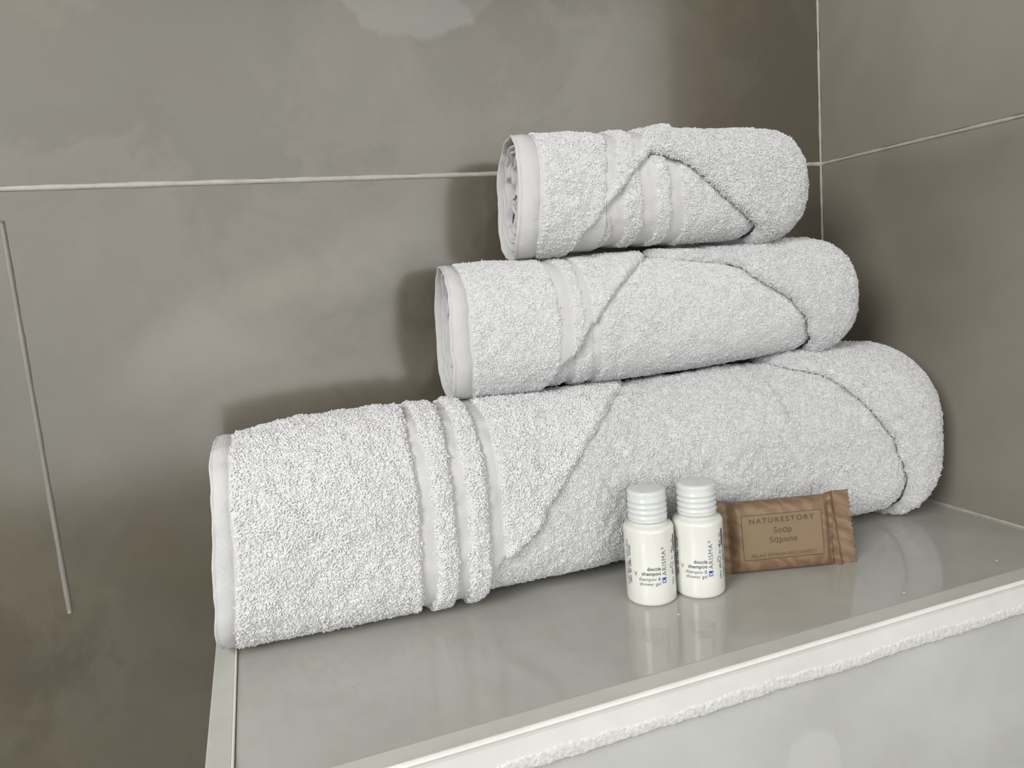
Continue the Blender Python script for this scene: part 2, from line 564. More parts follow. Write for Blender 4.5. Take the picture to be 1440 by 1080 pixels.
def tuft_tree(length, radius, name, curl=0.5, per=5, spread=0.0011):
    """geometry nodes: little clumps of terry loops set on the carrier mesh's points"""
    t = bpy.data.node_groups.new(name, 'GeometryNodeTree')
    t.interface.new_socket('Geometry', in_out='INPUT', socket_type='NodeSocketGeometry')
    t.interface.new_socket('Geometry', in_out='OUTPUT', socket_type='NodeSocketGeometry')
    N = t.nodes; L = t.links
    gi = N.new('NodeGroupInput'); go = N.new('NodeGroupOutput')
    r = np.random.default_rng(5)
    tog = N.new('GeometryNodeGeometryToInstance')
    for k in range(6):
        join = N.new('GeometryNodeJoinGeometry')
        for q in range(per):
            bz = N.new('GeometryNodeCurveQuadraticBezier')
            bz.inputs['Resolution'].default_value = 5
            a = r.uniform(0, 6.28); rr = spread * math.sqrt(r.uniform(0.0, 1))
            s0 = np.array([rr * math.cos(a), rr * math.sin(a), -0.0004])
            lean = r.uniform(0.35, 1.1) * curl; az = r.normal(0, 0.75)
            ln = length * r.uniform(0.75, 1.2)
            dirv = np.array([math.cos(az) * math.sin(lean), math.sin(az) * math.sin(lean), math.cos(lean)])
            mid = s0 + np.array([0, 0, 1]) * ln * 0.5 + r.normal(0, 0.12, 3) * ln
            end = mid + np.array([math.cos(az), math.sin(az), 0]) * ln * 0.5 * curl + np.array([0, 0, -0.12]) * ln
            bz.inputs['Start'].default_value = s0
            bz.inputs['Middle'].default_value = mid
            bz.inputs['End'].default_value = end
            sp = N.new('GeometryNodeSplineParameter')
            fc = N.new('ShaderNodeFloatCurve')
            L.new(sp.outputs['Factor'], fc.inputs['Value'])
            cv = fc.mapping.curves[0]
            cv.points[0].location = (0, 0.8); cv.points[1].location = (1, 0.55)
            cv.points.new(0.5, 1.0); cv.points.new(0.85, 0.95)
            fc.mapping.update()
            sr = N.new('GeometryNodeSetCurveRadius')
            mu = N.new('ShaderNodeMath'); mu.operation = 'MULTIPLY'; mu.inputs[1].default_value = radius
            L.new(fc.outputs[0], mu.inputs[0])
            L.new(bz.outputs[0], sr.inputs['Curve']); L.new(mu.outputs[0], sr.inputs['Radius'])
            cc = N.new('GeometryNodeCurvePrimitiveCircle'); cc.inputs['Resolution'].default_value = 4
            cc.inputs['Radius'].default_value = 1.0
            cm = N.new('GeometryNodeCurveToMesh')
            L.new(sr.outputs[0], cm.inputs['Curve']); L.new(cc.outputs[0], cm.inputs['Profile Curve'])
            cm.inputs['Fill Caps'].default_value = True
            if 'Scale' in cm.inputs:
                L.new(mu.outputs[0], cm.inputs['Scale'])
            L.new(cm.outputs[0], join.inputs[0])
        sm = N.new('GeometryNodeSetShadeSmooth')
        L.new(join.outputs[0], sm.inputs['Geometry'])
        st_ = N.new('GeometryNodeSetMaterial'); st_.inputs['Material'].default_value = M_TERRY
        L.new(sm.outputs[0], st_.inputs['Geometry'])
        L.new(st_.outputs[0], tog.inputs[0])
    inst = N.new('GeometryNodeInstanceOnPoints')
    inst.inputs['Pick Instance'].default_value = True
    m2p = N.new('GeometryNodeMeshToPoints'); m2p.inputs['Radius'].default_value = 0.0001
    L.new(gi.outputs[0], m2p.inputs['Mesh'])
    L.new(m2p.outputs[0], inst.inputs['Points'])
    L.new(tog.outputs[0], inst.inputs['Instance'])
    for nm, dt, sock in (('rot', 'FLOAT_VECTOR', 'Rotation'), ('scl', 'FLOAT_VECTOR', 'Scale'), ('pick', 'INT', 'Instance Index')):
        na = N.new('GeometryNodeInputNamedAttribute'); na.data_type = dt
        na.inputs['Name'].default_value = nm
        L.new(next(x for x in na.outputs if x.enabled and x.name == 'Attribute'), inst.inputs[sock])
    L.new(inst.outputs[0], go.inputs[0])
    return t


def pile(parent, P, tree, spacing, keep, seed, flow=(-0.15, 0.0, -0.35), lean=0.9, size=1.0):
    """P: (n,m,3) surface grid; keep(i,j arrays)->bool on the fractional grid"""
    r = np.random.default_rng(seed)
    A = P[:-1, :-1]; B = P[1:, :-1]; C = P[1:, 1:]; D = P[:-1, 1:]
    nrm = np.cross(D - B, C - A)
    area = np.linalg.norm(nrm, axis=-1) / 2
    nrm = nrm / np.maximum(area[..., None] * 2, 1e-12)
    exp = area / spacing ** 2
    cnt = np.floor(exp + r.uniform(size=exp.shape)).astype(int)
    ii, jj = np.nonzero(cnt)
    ii = np.repeat(ii, cnt[np.nonzero(cnt)]); jj = np.repeat(jj, cnt[np.nonzero(cnt)])
    a = r.uniform(size=len(ii)); b = r.uniform(size=len(ii))
    ok = keep(ii + a, jj + b)
    ii, jj, a, b = ii[ok], jj[ok], a[ok], b[ok]
    a_, b_ = a[:, None], b[:, None]
    Q = (A[ii, jj] * (1 - a_) + B[ii, jj] * a_) * (1 - b_) + (D[ii, jj] * (1 - a_) + C[ii, jj] * a_) * b_
    n = nrm[ii, jj]
    # shared lean direction (slowly varying) + clumps
    f1 = softnoise(seed + 5, 0.016); f2 = softnoise(seed + 6, 0.016); f3 = softnoise(seed + 7, 0.007)
    d = np.stack([f1(Q), f2(Q), f1(Q[:, ::-1])], -1) * 0.26 + np.array(flow) + r.normal(0, 0.22, (len(Q), 3))
    d = d - (d * n).sum(-1, keepdims=True) * n
    z = n + lean * d
    z /= np.linalg.norm(z, axis=1)[:, None]
    x = d - (d * z).sum(-1, keepdims=True) * z
    x /= np.maximum(np.linalg.norm(x, axis=1)[:, None], 1e-9)
    an = r.normal(0, 0.9, len(Q))[:, None]
    y = np.cross(z, x)
    x = x * np.cos(an) + y * np.sin(an)
    y = np.cross(z, x)
    # matrix columns x,y,z -> euler XYZ
    ey = -np.arcsin(np.clip(x[:, 2], -1, 1))
    ex = np.arctan2(y[:, 2], z[:, 2])
    ez = np.arctan2(x[:, 1], x[:, 0])
    rot = np.stack([ex, ey, ez], -1)
    s_ = size * r.uniform(0.85, 1.15, len(Q)) * (1 + 0.14 * np.clip(f3(Q), -1.5, 1.5))
    me = bpy.data.meshes.new('pile')
    me.vertices.add(len(Q))
    me.vertices.foreach_set('co', Q.astype(np.float32).ravel())
    at = me.attributes.new('rot', 'FLOAT_VECTOR', 'POINT'); at.data.foreach_set('vector', rot.astype(np.float32).ravel())
    at = me.attributes.new('scl', 'FLOAT_VECTOR', 'POINT'); at.data.foreach_set('vector', np.repeat(s_[:, None], 3, 1).astype(np.float32).ravel())
    at = me.attributes.new('pick', 'INT', 'POINT'); at.data.foreach_set('value', r.integers(0, 6, len(Q)).astype(np.int32))
    me.materials.append(M_TERRY)
    o = bpy.data.objects.new('pile', me)
    COL.objects.link(o)
    o.parent = parent
    o['kind'] = 'stuff'
    mod = o.modifiers.new('loops', 'NODES'); mod.node_group = tree
    return o, len(Q)


NPHI = 260
PHI = np.linspace(-math.pi, math.pi, NPHI, endpoint=False)
VIS_LO, VIS_HI = math.radians(-75), math.radians(172)
total_tufts = 0


def make_towel(name, label, R, spec, tree, tree_core, tree_flap, spacing, psize):
    global total_tufts
    c0 = R.S(0.5, np.array([math.pi]))[0]
    root = empty(name, (0, 0, 0), label, 'towel', 'rolled white towels')
    base = Vector((float(c0[0]), float(c0[1]), float(c0[2])))
    root.location = base
    diag, flap, start, hem = ring(spec['diag']), ring(spec['flap']), ring(spec['st']), ring(spec['hem'])
    TH = spec['th']
    made = []

    def fin(o, par=root):
        o.parent = par
        return o

    # ---- front fold (left sleeve): outer surface h=0
    us, ue, uh = start(PHI), diag(PHI), hem(PHI)
    uh = np.maximum(uh, us + 0.004 / R.L)
    bands = [(ring(a), ring(b)) for a, b in spec['bands']]

    def sleeve_h(u, ph, edge):
        h = np.zeros_like(u)
        for fa, fb in bands:
            a, b = fa(ph), fb(ph)
            mid, hw = (a + b) / 2, (b - a) / 2
            q = np.clip((hw - np.abs(u - mid)) * R.L / 0.0022 + 0.5, 0, 1)
            q = q * q * (3 - 2 * q)
            h -= spec['dip'] * q
        # soft ridge between bands
        if len(bands) > 1:
            a, b = bands[0][0](ph), bands[-1][1](ph)
            q = np.clip(1 - np.abs(u - (a + b) / 2) / ((b - a) / 2 + 0.01), 0, 1)
            h += spec['ridge'] * np.minimum(1, q * 3)
        wdt = spec['edge']
        d = (edge - u) * R.L
        e = np.clip((wdt - d) / wdt, 0, 1)
        h -= TH * 1.1 * (1 - np.sqrt(np.maximum(0, 1 - e * e)))
        if spec.get('bump'):
            pc, uc, amt = spec['bump']
            h += amt * np.exp(-((np.degrees(ph) - pc) / 34) ** 2) * np.clip((u - uc) / 0.07, 0, 1)
        return h

    ns = spec['ns']
    vv = np.concatenate([np.linspace(0, 0.9, int(ns * 0.8), endpoint=False), np.linspace(0.9, 1, int(ns * 0.2) + 6)])
    U = uh[None] + (ue - uh)[None] * vv[:, None]
    PH = np.broadcast_to(PHI[None], U.shape)
    Ps = R.S(U, PH, sleeve_h(U, PH, np.broadcast_to(ue[None], U.shape)))
    sl = fin(grid_mesh('front_fold', Ps, M_CLOTH, root))

    def uv_at(Ugrid):
        def g(fi, fj):
            i = np.clip(fi.astype(int), 0, Ugrid.shape[0] - 2); a = fi - i
            j = np.clip(fj.astype(int), 0, NPHI - 1)
            j2 = (j + 1) % NPHI; b = fj - j
            u = (Ugrid[i, j] * (1 - a) + Ugrid[i + 1, j] * a) * (1 - b) + (Ugrid[i, j2] * (1 - a) + Ugrid[i + 1, j2] * a) * b
            ph = -math.pi + 2 * math.pi * fj / NPHI
            return u, ph
        return g

    def wrap(P):
        return np.concatenate([P, P[:, :1]], 1)

    gu = uv_at(U)

    def keep_s(fi, fj):
        u, ph = gu(fi, fj)
        k = (ph > VIS_LO) & (ph < VIS_HI) & (u > hem(ph) + 0.0008 / R.L) & (u < diag(ph) - 0.0002)
        rr = np.random.default_rng(3).normal(0, 0.0004 / R.L, len(u))
        for fa, fb in bands:
            k &= ~((u > fa(ph) + rr + 0.0006 / R.L) & (u < fb(ph) + rr - 0.0006 / R.L))
        return k

    o, n = pile(sl, wrap(Ps), tree, spacing, keep_s, spec['seed'], size=psize)
    total_tufts += n
    # ---- woven bands laid in the dips of the sleeve
    for fa, fb in bands:
        a, b = fa(PHI), np.minimum(fb(PHI), ue - 0.001)
        ok = (b - a) > 0.004 / R.L * 0.4
        b = np.maximum(b, a + 1e-4)
        q = np.linspace(0, 1, 9)[:, None]
        Ub = a[None] + (b - a)[None] * q
        h = sleeve_h(Ub, np.broadcast_to(PHI[None], Ub.shape), np.broadcast_to(ue[None], Ub.shape)) + 0.00025 * np.sin(math.pi * q) ** 0.4
        Pb = R.S(Ub, PHI[None], h)
        V = Pb.reshape(-1, 3); F = []
        for i in range(8):
            for j in range(NPHI):
                k2 = (j + 1) % NPHI
                if ok[j] and ok[k2]:
                    F.append((i * NPHI + j, (i + 1) * NPHI + j, (i + 1) * NPHI + k2, i * NPHI + k2))
        ob = mesh_np('woven_band', V, F, M_WEAVE, sl)
        ob['label'] = 'smooth flat-woven stripe'
    # ---- hem: flat woven rim turned over at the open end
    rip = 0.00022 * softnoise(spec['seed'] + 40, 0.02, 8)(np.stack([np.cos(PHI), np.sin(PHI), 0 * PHI], -1) * 0.05)
    rows = []
    wid = uh + 0.0012 / R.L - us
    for q, h in ((1.0, -0.0003), (0.86, -0.0002), (0.84, -0.0006), (0.80, -0.0001), (0.5, 0.0001), (0.2, 0.0), (0.16, -0.0004), (0.10, 0.0), (0.03, -0.0001)):
        rows.append(R.S(us + wid * q + rip / R.L, PHI, h))
    rows.append(R.S(us + rip / R.L, PHI, -0.0005))
    rows.append(R.S(us + 0.0008 / R.L + rip / R.L, PHI, -0.0014))
    for q in (0.4, 1.0, 3.5):
        rows.append(R.S(us + wid * q, PHI, -0.0016 - 0.0002 * q))
    fin(grid_mesh('hem', np.array(rows), M_WEAVE, root))['label'] = 'smooth woven hem at the open end'
    # ---- rolled layers seen inside the open end
    for li, (off, dx, dep) in enumerate(spec['inner']):
        f = softnoise(spec['seed'] + 60 + li, 0.03, 8)
        cir = np.stack([np.cos(PHI), np.sin(PHI), 0 * PHI], -1) * 0.045
        wob = f(cir) * spec['wob'] * (0.3 + 0.35 * li)
        xo = (dx + 0.0008 * f(cir[:, ::-1])) / R.L
        rows = [R.S(us * 0.9 + 0.04, PHI, -off + wob + 0.0009), R.S(us * .9 + xo + 0.0009 / R.L, PHI, -off + wob + 0.0008), R.S(us * .9 + xo, PHI, -off + wob),
                R.S(us * .9 + xo + 0.0009 / R.L, PHI, -off + wob - 0.0008), R.S(us * 0.9 + 0.04 + dep, PHI, -off + wob - 0.0009)]
        P = np.array(rows)
        fin(grid_mesh('rolled_layer', P[::-1], M_WEAVE, root))
    # ---- middle layer
    H1 = -TH
    nu = spec['nc']
    u0 = 0.045
    ub = np.minimum(ue - 0.02, 0.6)
    ub = np.maximum(ub, u0)
    uu = np.linspace(0, 1, nu)[:, None]
    uend = np.minimum(flap(PHI) + 0.05, 0.975)
    uend = np.maximum(uend, ue + 0.02)
    Uc = u0 + (uend - u0)[None] * uu
    PHc = np.broadcast_to(PHI[None], Uc.shape)
    cb = [(ring(a), ring(b)) for a, b in spec['core_bands']]
    hc = np.full_like(Uc, H1)
    for fa, fb in cb:
        a, b = fa(PHc), fb(PHc)
        q = np.clip(((b - a) / 2 - np.abs(Uc - (a + b) / 2)) * R.L / 0.0022 + 0.5, 0, 1)
        hc -= spec['core_dip'] * q * q * (3 - 2 * q)
    # tucks in beside the right flap
    q = np.clip(1 - (flap(PHc) - Uc) * R.L / 0.012, 0, 1)
    hc -= 0.0034 * q * q
    Pc = R.S(Uc, PHc, hc)
    core = fin(grid_mesh('middle_layer', Pc, M_CLOTH, root))
    gc = uv_at(Uc)

    def keep_c(fi, fj):
        u, ph = gc(fi, fj)
        k = (ph > VIS_LO) & (ph < VIS_HI) & (u > diag(ph) - 0.03) & (u < flap(ph) + 0.02)
        rr = np.random.default_rng(4).normal(0, 0.0004 / R.L, len(u))
        for fa, fb in (cb if spec.get('core_band_bare', True) else []):
            k &= ~((u > fa(ph) + rr + 0.0004 / R.L) & (u < fb(ph) + rr - 0.0004 / R.L))
        return k
    o, n = pile(core, wrap(Pc), tree_core, spacing, keep_c, spec['seed'] + 100, size=psize)
    total_tufts += n
    if spec.get('core_band_bare', True):
        for fa, fb in cb:
            a, b = np.maximum(fa(PHI), ue - 0.02), fb(PHI)
            ok = (b - a) > 0.001 / R.L
            b = np.maximum(b, a + 1e-4)
            q = np.linspace(0, 1, 7)[:, None]
            Ub = a[None] + (b - a)[None] * q
            PB = np.broadcast_to(PHI[None], Ub.shape)
            h = np.full_like(Ub, H1)
            for ga, gb in cb:
                a2, b2 = ga(PB), gb(PB)
                q2 = np.clip(((b2 - a2) / 2 - np.abs(Ub - (a2 + b2) / 2)) * R.L / 0.0022 + 0.5, 0, 1)
                h -= spec['core_dip'] * q2 * q2 * (3 - 2 * q2)
            q2 = np.clip(1 - (flap(PB) - Ub) * R.L / 0.012, 0, 1)
            h -= 0.0034 * q2 * q2
            Pb = R.S(Ub, PHI[None], h + 0.0003 * np.sin(math.pi * q) ** 0.4)
            F = []
            for i in range(6):
                for j in range(NPHI):
                    k2 = (j + 1) % NPHI
                    if ok[j] and ok[k2]:
                        F.append((i * NPHI + j, (i + 1) * NPHI + j, (i + 1) * NPHI + k2, i * NPHI + k2))
            ob = mesh_np('woven_band', Pb.reshape(-1, 3), F, M_WEAVE, core)
            ob['label'] = 'smooth flat-woven stripe'
    # ---- end fold (right flap) wrapping over the closed end
    nf = spec['nf']
    uf = flap(PHI)
    tt = np.linspace(0, 1, nf) ** 1.0
    # denser near both the folded edge and the rounded end
    tt = 0.5 - 0.5 * np.cos(math.pi * tt)
    tt = np.concatenate([[0, 0.002, 0.006, 0.012], tt[tt > 0.015]])
    Uf = uf[None] + (0.99999 - uf)[None] * tt[:, None]
    PHf = np.broadcast_to(PHI[None], Uf.shape)
    d = (Uf - uf[None]) * R.L
    e = np.clip((spec['edge'] - d) / spec['edge'], 0, 1)
    hf = -TH * 1.25 * (1 - np.sqrt(np.maximum(0, 1 - e * e)))
    roll_edge = np.exp(-((d - 0.007) / 0.006) ** 2) * 0.0009
    Pf = R.S(Uf, PHf, hf + roll_edge + spec.get('flap_h', 0.0) * np.clip(d / 0.01, 0, 1))
    fl = fin(grid_mesh('end_fold', Pf, M_CLOTH, root))
    gf = uv_at(Uf)

    def keep_f(fi, fj):
        u, ph = gf(fi, fj)
        return (ph > math.radians(-100)) & (ph < VIS_HI) & (u > flap(ph) + 0.0002)
    o, n = pile(fl, wrap(Pf), tree_flap, spacing, keep_f, spec['seed'] + 200, size=psize)
    total_tufts += n
    for ch in root.children:
        ch.location = -base
    return root


SIDE = lambda a, b: [(a, -170), (b, 170)]
big = Roll([-0.4676, -0.0060, -0.0591, -0.0802], [0.1085, 0.1135, 0.1108, 0.1115, 0.1148, 0.1165, 0.1165],
           [0.0010, 0.0008, 0.0010, 0.0010, 0.0008, 0.0008, 0.0006], 0.98, 2.4, 3.3, 0.045, 21, 0.0010)
mid = Roll([-0.3246, -0.0590, -0.0426, -0.0750], [0.1908, 0.1910, 0.1908, 0.1905, 0.1905, 0.1912, 0.1927],
           [0.1100, 0.1093, 0.1083, 0.1092, 0.1114, 0.1142, 0.1150], 1.0, 2.3, 2.5, 0.036, 31, 0.0007)
top = Roll([-0.2777, -0.0950, -0.0477, -0.0724], [0.2640, 0.2640, 0.2648, 0.2640, 0.2632, 0.2629, 0.2622],
           [0.1918, 0.1915, 0.1913, 0.1905, 0.1903, 0.1905, 0.1910], 1.0, 2.3, 2.5, 0.030, 41, 0.0009)
big.dents = [(-0.2495, 0.03, 0.014, 0.03, 0.0045), (-0.2215, 0.03, 0.014, 0.03, 0.0025), (-0.160, 0.02, 0.04, 0.032, 0.004)]

TREE_B = tuft_tree(0.0022, 0.00040, 'long terry loops', 0.8, 6, 0.0013)
TREE_F = tuft_tree(0.0027, 0.00024, 'fine fluffy terry loops', 0.65, 10, 0.0013)
TREE_S = tuft_tree(0.0017, 0.00027, 'short terry loops', 0.8, 9, 0.0012)

spec_big = dict(
    diag=[(0.538, -9), (0.486, 22), (0.454, 43), (0.422, 60), (0.386, 81), (0.362, 91), (0.334, 98), (0.306, 109), (0.289, 132), (0.28, 180), (0.34, -120), (0.45, -60)],
    flap=[(0.747, -4), (0.763, 22), (0.795, 35), (0.811, 49), (0.831, 64), (0.855, 81), (0.88, 92), (0.896, 103), (0.899, 119), (0.904, 136), (0.905, 180), (0.88, -120), (0.80, -60)],
    st=[(0.004, 10), (0.0, 35), (-0.004, 78), (-0.012, 95), (-0.016, 124), (-0.014, 180), (0.002, -100), (0.006, -45)],
    hem=[(0.025, 12), (0.021, 34), (0.016, 66), (0.016, 87), (0.010, 98), (0.004, 129), (0.003, 180), (0.022, -100), (0.025, -45)],
    bands=[([(0.221, -4), (0.209, 43), (0.211, 67), (0.209, 86), (0.205, 98), (0.205, 148)], [(0.233, 1), (0.229, 35), (0.231, 58), (0.229, 77), (0.229, 92), (0.229, 107), (0.221, 148)]),
           ([(0.259, 4), (0.253, 37), (0.249, 67), (0.249, 83), (0.249, 97), (0.245, 140)], [(0.278, 5), (0.269, 48), (0.269, 72), (0.269, 89), (0.267, 102), (0.265, 146)]),
           ([(0.297, 5), (0.291, 39), (0.291, 60), (0.289, 83), (0.287, 94), (0.287, 125)], [(0.318, 6), (0.314, 34), (0.311, 64), (0.310, 84), (0.310, 104)])],
    core_bands=[([(0.705, -4), (0.703, 60), (0.72, 84), (0.735, 97)], [(0.738, -4), (0.738, 60), (0.76, 84), (0.775, 97)])],
    core_band_bare=False, core_dip=0.0012,
    th=0.0040, dip=0.0024, ridge=0.0008, edge=0.0042, ns=150, nc=150, nf=70, seed=100,
    inner=[(0.006, 0.003, 0.0), (0.011, 0.006, 0.01), (0.017, 0.008, 0.01), (0.025, 0.010, 0.01), (0.034, 0.012, 0.01)], wob=0.0012)
spec_mid = dict(
    diag=[(0.462, 12), (0.39, 44), (0.33, 67), (0.293, 83), (0.257, 95), (0.229, 109), (0.197, 124), (0.181, 141), (0.17, 180), (0.25, -120), (0.42, -30)],
    flap=[(0.47, 5), (0.498, 16), (0.595, 33), (0.663, 44), (0.687, 61), (0.727, 76), (0.779, 89), (0.819, 104), (0.827, 120), (0.847, 133), (0.87, 180), (0.75, -120), (0.52, -30)],
    st=[(-0.024, 17), (-0.04, 67), (-0.044, 98), (-0.04, 138), (-0.02, 180), (0.0, -90), (0.0, -40)],
    hem=[(0.008, 13), (0.008, 51), (0.004, 81), (0.004, 103), (0.004, 131), (0.02, 180), (0.035, -90), (0.035, -40)],
    bands=[([(0.193, 21), (0.193, 61), (0.198, 86), (0.193, 105), (0.189, 130)], [(0.225, 23), (0.233, 61), (0.230, 87), (0.222, 107)]),
           ([(0.257, 21), (0.249, 62), (0.249, 87), (0.24, 110)], [(0.273, 28), (0.273, 62), (0.275, 87), (0.26, 110)])],
    core_bands=[([(0.213, 114), (0.225, 138)], [(0.237, 115), (0.249, 140)]), ([(0.269, 92), (0.281, 136)], [(0.293, 92), (0.306, 140)])],
    core_dip=0.0010,
    th=0.0036, dip=0.0007, ridge=0.0, edge=0.0036, ns=110, nc=120, nf=70, seed=400,
    inner=[(0.0042, 0.0025, 0.0), (0.0085, 0.0040, 0.0), (0.0135, 0.005, 0.01), (0.020, 0.006, 0.01), (0.028, 0.007, 0.01)], wob=0.0014)
spec_top = dict(
    diag=[(0.575, -20), (0.526, 18), (0.45, 40), (0.386, 59), (0.326, 77), (0.281, 91), (0.225, 99), (0.201, 113), (0.153, 129), (0.13, 180), (0.25, -120), (0.45, -60)],
    flap=[(0.40, 20), (0.398, 56), (0.482, 65), (0.53, 75), (0.574, 86), (0.639, 98), (0.707, 114), (0.787, 137), (0.80, 180), (0.6, -120), (0.42, -40)],
    st=[(-0.036, 27), (-0.056, 65), (-0.06, 88), (-0.068, 104), (-0.072, 138), (-0.03, 180), (0.0, -90), (0.0, -30)],
    hem=[(0.037, 28), (0.025, 66), (0.016, 88), (0.008, 105), (0.008, 140), (0.04, 180), (0.06, -90), (0.06, -30)],
    bands=[([(0.261, 34), (0.237, 55), (0.221, 87), (0.209, 104)], [(0.306, 34), (0.285, 56), (0.262, 83), (0.21, 106)]),
           ([(0.358, 24), (0.334, 53), (0.32, 70)], [(0.41, 27), (0.354, 61), (0.321, 71)])],
    core_bands=[([(0.233, 104), (0.253, 137)], [(0.285, 104), (0.31, 138)]), ([(0.342, 71), (0.358, 140)], [(0.398, 71), (0.418, 140)]),
                ([(0.438, 73), (0.458, 141)], [(0.49, 73), (0.514, 142)])],
    core_dip=0.0011, bump=(0, 0.42, 0.0035),
    th=0.0036, dip=0.0008, ridge=0.0, edge=0.0036, ns=100, nc=110, nf=80, seed=700,
    inner=[(0.0050, 0.0025, 0.0), (0.0095, 0.0035, 0.0), (0.0155, 0.004, 0.01), (0.022, 0.006, 0.01), (0.029, 0.007, 0.01)], wob=0.0022)

make_towel('bath_towel', 'long thick rolled white bath towel at the bottom, lying on the ledge', big, spec_big, TREE_B, TREE_F, TREE_F, 0.00145, 1.0)
make_towel('hand_towel', 'medium rolled white towel in the middle, lying on the long bath towel', mid, spec_mid, TREE_S, TREE_S, TREE_F, 0.00125, 0.95)
make_towel('hand_towel', 'smallest rolled white towel on top of the stack', top, spec_top, TREE_S, TREE_S, TREE_F, 0.00125, 0.95)
print('tufts', total_tufts)


# ------------------------------------------------------------------ lettering
def text_mesh(body, size, bold=0.0, spacing=1.0, align='LEFT', width=1.0):
    cu = bpy.data.curves.new('t', 'FONT')
    cu.body = body; cu.size = size; cu.offset = bold; cu.space_character = spacing
    cu.align_x = align; cu.resolution_u = 3
    ob = bpy.data.objects.new('t', cu)
    COL.objects.link(ob)
    dg = bpy.context.evaluated_depsgraph_get()
    me = bpy.data.meshes.new_from_object(ob.evaluated_get(dg))
    bpy.data.objects.remove(ob)
    V = np.array([v.co[:] for v in me.vertices]).reshape(-1, 3)
    F = [tuple(p.vertices) for p in me.polygons]
    bpy.data.meshes.remove(me)
    if len(V):
        V[:, 0] *= width
    return V, F


def rect_mesh(x0, y0, x1, y1, n=6):
    V = []; F = []
    for i in range(n + 1):
        x = x0 + (x1 - x0) * i / n
        V += [(x, y0, 0), (x, y1, 0)]
    for i in range(n):
        F.append((2 * i, 2 * i + 2, 2 * i + 3, 2 * i + 1))
    return np.array(V, float), F


def join_vf(parts):
    V = []; F = []; k = 0
    for v, f in parts:
        V.append(v); F += [tuple(i + k for i in q) for q in f]; k += len(v)
    return np.concatenate(V), F


# ------------------------------------------------------------------ shampoo bottles
def mat_bottle():
    t = NT('milky white bottle plastic')
    return t.out((0.79, 0.795, 0.745), 0.22, Subsurface_Weight=0.25, Subsurface_Scale=0.004, Coat_Weight=0.4, Coat_Roughness=0.08)


def mat_cap():
    t = NT('frosted clear cap plastic')
    return t.out((0.93, 0.925, 0.90), 0.24, Transmission_Weight=0.28, Subsurface_Weight=0.3, Subsurface_Scale=0.003, IOR=1.3, Coat_Weight=0.25, Coat_Roughness=0.1)


M_BOT = mat_bottle()
M_CAP = mat_cap()
M_NECK = plain('white inner neck plastic', (0.72, 0.73, 0.70), 0.3)
M_INK = plain('black print', (0.03, 0.03, 0.035), 0.5)
M_INK2 = plain('grey print', (0.10, 0.10, 0.11), 0.5)
M_BLUE = plain('cobalt blue print', (0.015, 0.07, 0.42), 0.4)
M_WHITE = plain('white print', (0.8, 0.8, 0.8), 0.4)
BR = 0.0136


def lathe(name, prof, mat, parent, n=64, ribs=0, amp=0.0, zr=None):
    V = []; F = []
    for (r_, z) in prof:
        for j in range(n):
            a = 2 * math.pi * j / n
            rr = r_
            if ribs and zr and zr[0] < z < zr[1]:
                rr = r_ + amp * (0.5 + 0.5 * math.cos(ribs * a))
            V.append((rr * math.cos(a), rr * math.sin(a), z))
    m_ = len(prof)
    for i in range(m_ - 1):
        for j in range(n):
            F.append((i * n + j, i * n + (j + 1) % n, (i + 1) * n + (j + 1) % n, (i + 1) * n + j))
    if prof[0][0] > 1e-5: F.append(tuple(range(n))[::-1])
    if prof[-1][0] > 1e-5: F.append(tuple((m_ - 1) * n + j for j in range(n)))
    return mesh_np(name, V, F, mat, parent)


def wrap_on(V, r_, ang0, z0):
    """flat text (x right, y up) onto the bottle wall, ang0 degrees right of the side that faces the camera"""
    a = math.radians(ang0) + V[:, 0] / r_
    P = np.empty_like(V)
    P[:, 0] = r_ * np.sin(a)
    P[:, 1] = -r_ * np.cos(a)
    P[:, 2] = z0 + V[:, 1]
    return P


def rot90(V):
    W = V.copy(); W[:, 0] = -V[:, 1]; W[:, 1] = V[:, 0]
    return W


def arcp(cx, cz, r_, a0, a1, n):
    return [(cx + r_ * math.cos(math.radians(a0 + (a1 - a0) * i / n)), cz + r_ * math.sin(math.radians(a0 + (a1 - a0) * i / n))) for i in range(n + 1)]


